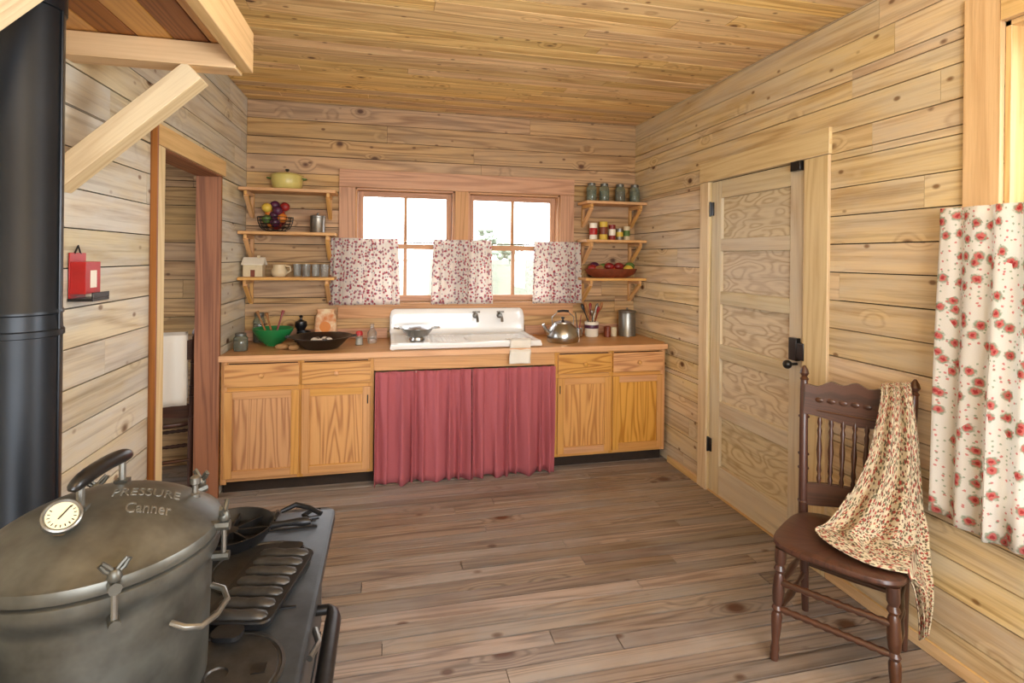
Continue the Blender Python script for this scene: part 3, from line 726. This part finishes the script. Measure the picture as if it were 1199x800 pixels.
ob('metal_canister',canister(.055,.13,-.52,YB-.13,ZS[1],'steel'))
ob('metal_canister',canister(.073,.215,1.985,4.20,CT,'steel'))
def house(mb):
    o=(-.955,YB-.14,ZS[2])
    mb.box((o[0]-.065,o[1]-.05,o[2]),(o[0]+.065,o[1]+.05,o[2]+.09),'cream')
    for t in (-1,1): mb.beam((o[0]-.075,o[1]+t*.032,o[2]+.113),(o[0]+.075,o[1]+t*.032,o[2]+.113),.085,.008,'white',(0,t*.6,.8))
    mb.rings([[(x,o[1]-.05,o[2]+.09),(x,o[1]+.05,o[2]+.09),(x,o[1],o[2]+.132)] for x in (o[0]-.064,o[0]+.064)],'cream',False)
    mb.box((o[0]-.015,o[1]-.052,o[2]),(o[0]+.015,o[1]-.05,o[2]+.05),'bowlwood');mb.box((o[0]+.02,o[1]-.01,o[2]+.11),(o[0]+.04,o[1]+.01,o[2]+.155),'cream')
ob('ceramic_house_jar',house,bevel=.003)
def pitcher(mb):
    o=(-.785,YB-.14,ZS[2]);mb.lathe([(0,0),(.04,0),(.055,.02),(.056,.045),(.042,.07),(.045,.088),(.041,.088),(.038,.07),(.05,.04),(0,.01)],o,'cream',24)
    mb.tube([(o[0]+.04,o[1],o[2]+.08),(o[0]+.075,o[1],o[2]+.075),(o[0]+.08,o[1],o[2]+.045),(o[0]+.052,o[1],o[2]+.025)],.006,'cream')
ob('cream_pitcher',pitcher)
for i,x in enumerate((-.66,-.595,-.53,-.465)):
    ob('glass_tumbler',lambda mb:mb.lathe([(0,0),(.026,0),(.031,.095),(.029,.095),(.024,.006),(0,.005)],(x,YB-.13-.02*(i%2),ZS[2]),'glass',20))
def jar(x,y,z,h,r,kc):
    def f(mb):
        o=(x,y,z);mb.lathe([(0,0),(r*.9,0),(r,.008),(r,h*.72),(r*.72,h*.84),(r*.72,h*.86)],o,'glassj',20)
        mb.lathe([(0,.004),(r*.93,.005),(r*.95,h*.6),(0,h*.61)],o,kc,16)
        mb.lathe([(r*.76,h*.855),(r*.78,h*.86),(r*.78,h*.98),(r*.7,h),(0,h)],o,'lid',20)
    return f
for i,x in enumerate((1.67,1.785,1.93,2.065)): ob('mason_jar',jar(x,YB-.13,ZR[0],.16,.043,['beans','beans','spice','beans'][i]))
def tin(x,y,z,r,h,k,k2):
    return lambda mb:(mb.lathe([(0,0),(r,0),(r,.003),(r*.98,.005),(r*.98,h-.005),(r,h-.003),(r,h),(0,h-.002)],(x,y,z),k,20),mb.lathe([(r*.985,h*.3),(r*1.0,h*.31),(r*1.0,h*.7),(r*.985,h*.71)],(x,y,z),k2,20,cap=False))
for i,(x,h,r,a,b) in enumerate(((1.695,.14,.034,'white','red'),(1.785,.155,.036,'lemon','bowlwood'),(1.865,.13,.03,'apple','white'),(1.935,.10,.03,'steel','lemon'),(2.0,.12,.028,'cream','leaf'))): ob('spice_tin',tin(x,YB-.12,ZR[1],r,h,a,b))
def vbowl(mb):
    o=(1.85,YB-.145,ZR[2]);T=Matrix.Diagonal((1,.46,1,1))
    mb.lathe([(0,0),(.15,0),(.21,.03),(.235,.075),(.228,.077),(.2,.035),(.14,.012),(0,.01)],o,'bowlwood',36,T)
    for i in range(13):
        x=o[0]-.17+.34*(i/12);k=['apple','purple','potato','lemon','leaf','apple','orange','purple'][i%8]
        mb.ball((x,o[1]+.03*math.sin(i*2.1),o[2]+.078+.022*math.sin(i*1.7)),.038,k,(1.15,.9,.85))
ob('dough_bowl_with_vegetables',vbowl)
ob('storage_jar',jar(-.965,3.93,CT,.12,.045,'spice'));ob('storage_jar',jar(-.93,4.30,CT,.22,.042,'spice'))
def gbowl(mb):
    o=(-.80,4.13,CT);mb.lathe([(0,0),(.05,0),(.055,.012),(.10,.05),(.135,.11),(.138,.125),(.132,.125),(.095,.055),(.04,.016),(0,.014)],o,'green',36)
    for a,b,k in (((-.02,.0),(-.12,.05),'utwood'),((.0,.02),(.05,.09),'apple'),((.01,-.01),(-.03,-.08),'utwood')):
        p0=Vector((o[0]+a[0],o[1]+a[1],o[2]+.025));p1=Vector((o[0]+b[0],o[1]+b[1],o[2]+.24));mb.tube([p0,p0.lerp(p1,.8),p1],[.006,.007,.012],k)
ob('green_mixing_bowl',gbowl)
def pan(mb):
    o=(-.45,3.96,CT);mb.lathe([(0,0),(.11,0),(.12,.006),(.19,.075),(.213,.082),(.213,.086),(.188,.083),(.115,.012),(0,.01)],o,'black',48)
    for t in (-1,1): mb.tube([(o[0]+t*.2,o[1]-.035,o[2]+.082),(o[0]+t*.235,o[1]-.025,o[2]+.085),(o[0]+t*.235,o[1]+.025,o[2]+.085),(o[0]+t*.2,o[1]+.035,o[2]+.082)],.005,'black')
    for i in range(7): mb.ball((o[0]+.05*math.cos(i*2.3),o[1]+.05*math.sin(i*2.3),o[2]+.045),.028,'steel' if i%2 else 'white_cloth')
ob('black_enamel_pan',pan)
def bag(mb):
    x,y,z=-.45,4.22,CT;rs=[]
    for t,w,d in ((0,.07,.045),(.1,.078,.05),(.5,.078,.048),(.8,.07,.04),(.9,.06,.025),(1,.068,.008)):
        rs.append([(x+p[0],y+p[1],z+t*.25) for p in rr(-w,w,-d,d,min(d*.9,.02),0)])
    mb.rings(rs,'paper');mb.lathe([(0,0),(.04,0),(.04,.002),(0,.0025)],(x,y-.05,z+.12),'orange',20,Matrix.Rotation(pi/2,4,'X'))
ob('flour_sack',bag)
def mill(mb):
    mb.lathe([(0,0),(.045,0),(.045,.02),(.03,.04),(.028,.09),(.045,.12),(.04,.15),(.01,.165),(.008,.18),(.016,.19),(0,.2)],(-.635,4.28,CT),'black',20)
ob('pepper_mill',mill)
ob('black_mug',lambda mb:(mb.lathe([(0,0),(.045,0),(.05,.04),(.05,.09),(.046,.09),(.044,.01),(0,.01)],(-.60,4.18,CT),'black',20),mb.tube([(-.60+.048,4.18,CT+.08),(-.60+.078,4.18,CT+.07),(-.60+.075,4.18,CT+.035),(-.60+.048,4.18,CT+.025)],.006,'black')))
def squash(mb):
    for i,(x,y,a) in enumerate(((-.70,3.93,.3),(-.66,4.0,-.4),(-.62,3.88,.9))): mb.ball((x,y,CT+.021),.03,'potato',(1.7 if i!=2 else 1.2,1.0,.7))
ob('sweet_potatoes',squash)
def shaker(mb):
    o=(-.20,4.06,CT);mb.lathe([(0,0),(.028,0),(.024,.06),(.024,.07)],o,'glass',16);mb.lathe([(0,.002),(.024,.003),(.022,.05),(0,.05)],o,'white',12);mb.lathe([(.026,.07),(.027,.085),(.02,.1),(0,.105)],o,'red',16)
ob('salt_shaker',shaker)
ob('glass_bottle',lambda mb:mb.lathe([(0,0),(.03,0),(.034,.02),(.034,.08),(.014,.11),(.013,.14),(.017,.145),(0,.145)],(-.11,4.12,CT),'glass',18))
def col(mb):
    o=(.215,4.02,.945);mb.lathe([(.055,0),(.06,0),(.055,.02),(.08,.03),(.12,.085),(.132,.088),(.132,.091),(.118,.088),(.075,.035),(.0,.024)],o,'alum2',36,cap=False)
    for t in (-1,1): mb.tube([(o[0]+t*.128,o[1]-.04,o[2]+.088),(o[0]+t*.165,o[1]-.03,o[2]+.09),(o[0]+t*.165,o[1]+.03,o[2]+.09),(o[0]+t*.128,o[1]+.04,o[2]+.088)],.005,'alum2')
ob('colander',col)
def kettle(mb):
    o=(1.335,3.97,CT);mb.lathe([(0,0),(.115,0),(.125,.012),(.124,.06),(.105,.11),(.075,.14),(.07,.147)],o,'alum2',36)
    mb.lathe([(.072,.145),(.07,.153),(.03,.165),(0,.168)],o,'alum2',28);mb.lathe([(.007,.165),(.007,.175),(.015,.181),(.013,.191),(0,.195)],o,'black',14)
    mb.tube([(o[0]-.09,o[1]-.01,o[2]+.05),(o[0]-.14,o[1]-.015,o[2]+.09),(o[0]-.165,o[1]-.02,o[2]+.14)],[.022,.015,.011],'alum2',12)
    mb.tube([(o[0]-.085,o[1],o[2]+.125),(o[0]-.09,o[1],o[2]+.19),(o[0]-.04,o[1],o[2]+.235),(o[0]+.04,o[1],o[2]+.235),(o[0]+.09,o[1],o[2]+.19),(o[0]+.085,o[1],o[2]+.125)],.004,'steel',8)
    mb.tube([(o[0]-.045,o[1],o[2]+.236),(o[0],o[1],o[2]+.24),(o[0]+.045,o[1],o[2]+.236)],.009,'black',10)
ob('tea_kettle',kettle)
def crock(mb):
    o=(1.665,4.20,CT);mb.lathe([(0,0),(.05,0),(.056,.01),(.058,.12),(.053,.125),(.05,.12),(.048,.01)],o,'white',24);mb.lathe([(.0585,.07),(.0595,.075),(.0595,.095),(.0585,.1)],o,'purple',24,cap=False)
    rd=random.Random(5)
    for i in range(9):
        a=i*.75;k=['utwood','steel','apple','utwood','black'][i%5];t=(o[0]+.09*math.cos(a),o[1]+.05*math.sin(a),o[2]+.22+.07*rd.random())
        b=Vector((o[0]+.02*math.cos(a+2),o[1]+.02*math.sin(a+2),o[2]+.02));t=Vector(t);mb.tube([b,b.lerp(t,.75),b.lerp(t,.85),b.lerp(t,.95),t],[.004,.005,.012,.014,.006],k,8)
ob('utensil_crock',crock)
ob('tin_can',lambda mb:mb.lathe([(0,0),(.03,0),(.03,.085),(.027,.087),(.027,.01)],(1.79,4.16,CT),'bowlwood',20));ob('tin_can',lambda mb:mb.lathe([(0,0),(.03,0),(.03,.07),(.027,.072),(.027,.01)],(1.86,4.20,CT),'cream',20))
def fork(mb):
    b=Vector((1.545,4.19,CT+.06)) ;mb.lathe([(0,0),(.035,0),(.04,.07),(.036,.07),(.032,.008)],(1.545,4.2,CT),'alum2',20)
    mb.tube([b-Vector((0,0,.045)),b+Vector((-.02,.02,.14))],.004,'black');mb.tube([b-Vector((0,0,.045)),b+Vector((.03,.02,.12))],.004,'apple')
ob('metal_cup_with_utensils',fork)
# --------------------------------------------------------------- outdoors
mb=MB();mb.box((-400,-100,-.75),(400,600,-.6),'grass');mb.done('ground')
def tree(mb,x,y,h,r):
    mb.turned((x,y,-.6),(x,y,h*.55),[(0,.15),(.3,.12),(1,.06)],'tree',8);rd=random.Random(int(x*10))
    for i in range(40):
        a=rd.uniform(0,6.28);q=rd.uniform(0,1)**.5*r;zz=rd.uniform(-.3,.42);q*=1-abs(zz)*1.3
        mb.ball((x+q*math.cos(a),y+q*math.sin(a),h*.6+zz*h),rd.uniform(.12,.22)*r,'tree',(1,1,.8),8)
for i,(x,y,h,r) in enumerate(((9.6,52,4.2,1.6),(14,120,4,4),(-10,140,4,5),(34,150,5,6))): ob('tree',lambda mb:tree(mb,x,y,h,r))
# --------------------------------------------------------------- lights
w=bpy.data.worlds.new('World');bpy.context.scene.world=w;w.use_nodes=True
nt=w.node_tree;bg=nt.nodes['Background'];bg.inputs[0].default_value=(.90,.95,1,1);bg.inputs[1].default_value=7.5
def area(name,loc,rot,sx,sy,e,c):
    l=bpy.data.lights.new(name,'AREA');l.shape='RECTANGLE';l.size=sx;l.size_y=sy;l.energy=e;l.color=c
    o=bpy.data.objects.new(name,l);o.location=loc;o.rotation_euler=rot;bpy.context.collection.objects.link(o);return o
area('daylight_front_window',(.6,YF+.08,1.5),(pi/2,0,0),2.2,1.5,66,(.95,.98,1))
area('daylight_right_window',(XR-.12,.75,1.75),(0,pi/2,0),1.3,.7,42,(.9,.96,1))
area('daylight_side_room',(-3.2,2.2,1.6),(0,-pi/2,0),1.3,1.2,20,(.95,.97,1))
area('added_ceiling_fill',(.5,-.5,1.75),(math.radians(160),0,math.radians(0)),.7,.7,66,(1,.97,.92))  # fill lamp added behind the camera to brighten the ceiling, like bounced flash
# --------------------------------------------------------------- camera
cam=bpy.data.cameras.new('camera');co=bpy.data.objects.new('camera',cam);bpy.context.collection.objects.link(co)
cam.sensor_width=36;cam.lens=625/1199*36;cam.shift_y=-98/1199;cam.clip_start=.02;cam.clip_end=1500
th=math.atan(145/625)
f=Vector((math.sin(th),math.cos(th),0));rt=Vector((math.cos(th),-math.sin(th),0));up=Vector((0,0,1))
Rm=Matrix((rt,up,-f)).transposed().to_4x4()
co.matrix_world=Matrix.Translation((0,0,1.56))@Rm@Matrix.Rotation(.0115,4,'Z')
bpy.context.scene.camera=co
vs=bpy.context.scene.view_settings;vs.view_transform='Standard';vs.exposure=0.05;vs.gamma=1
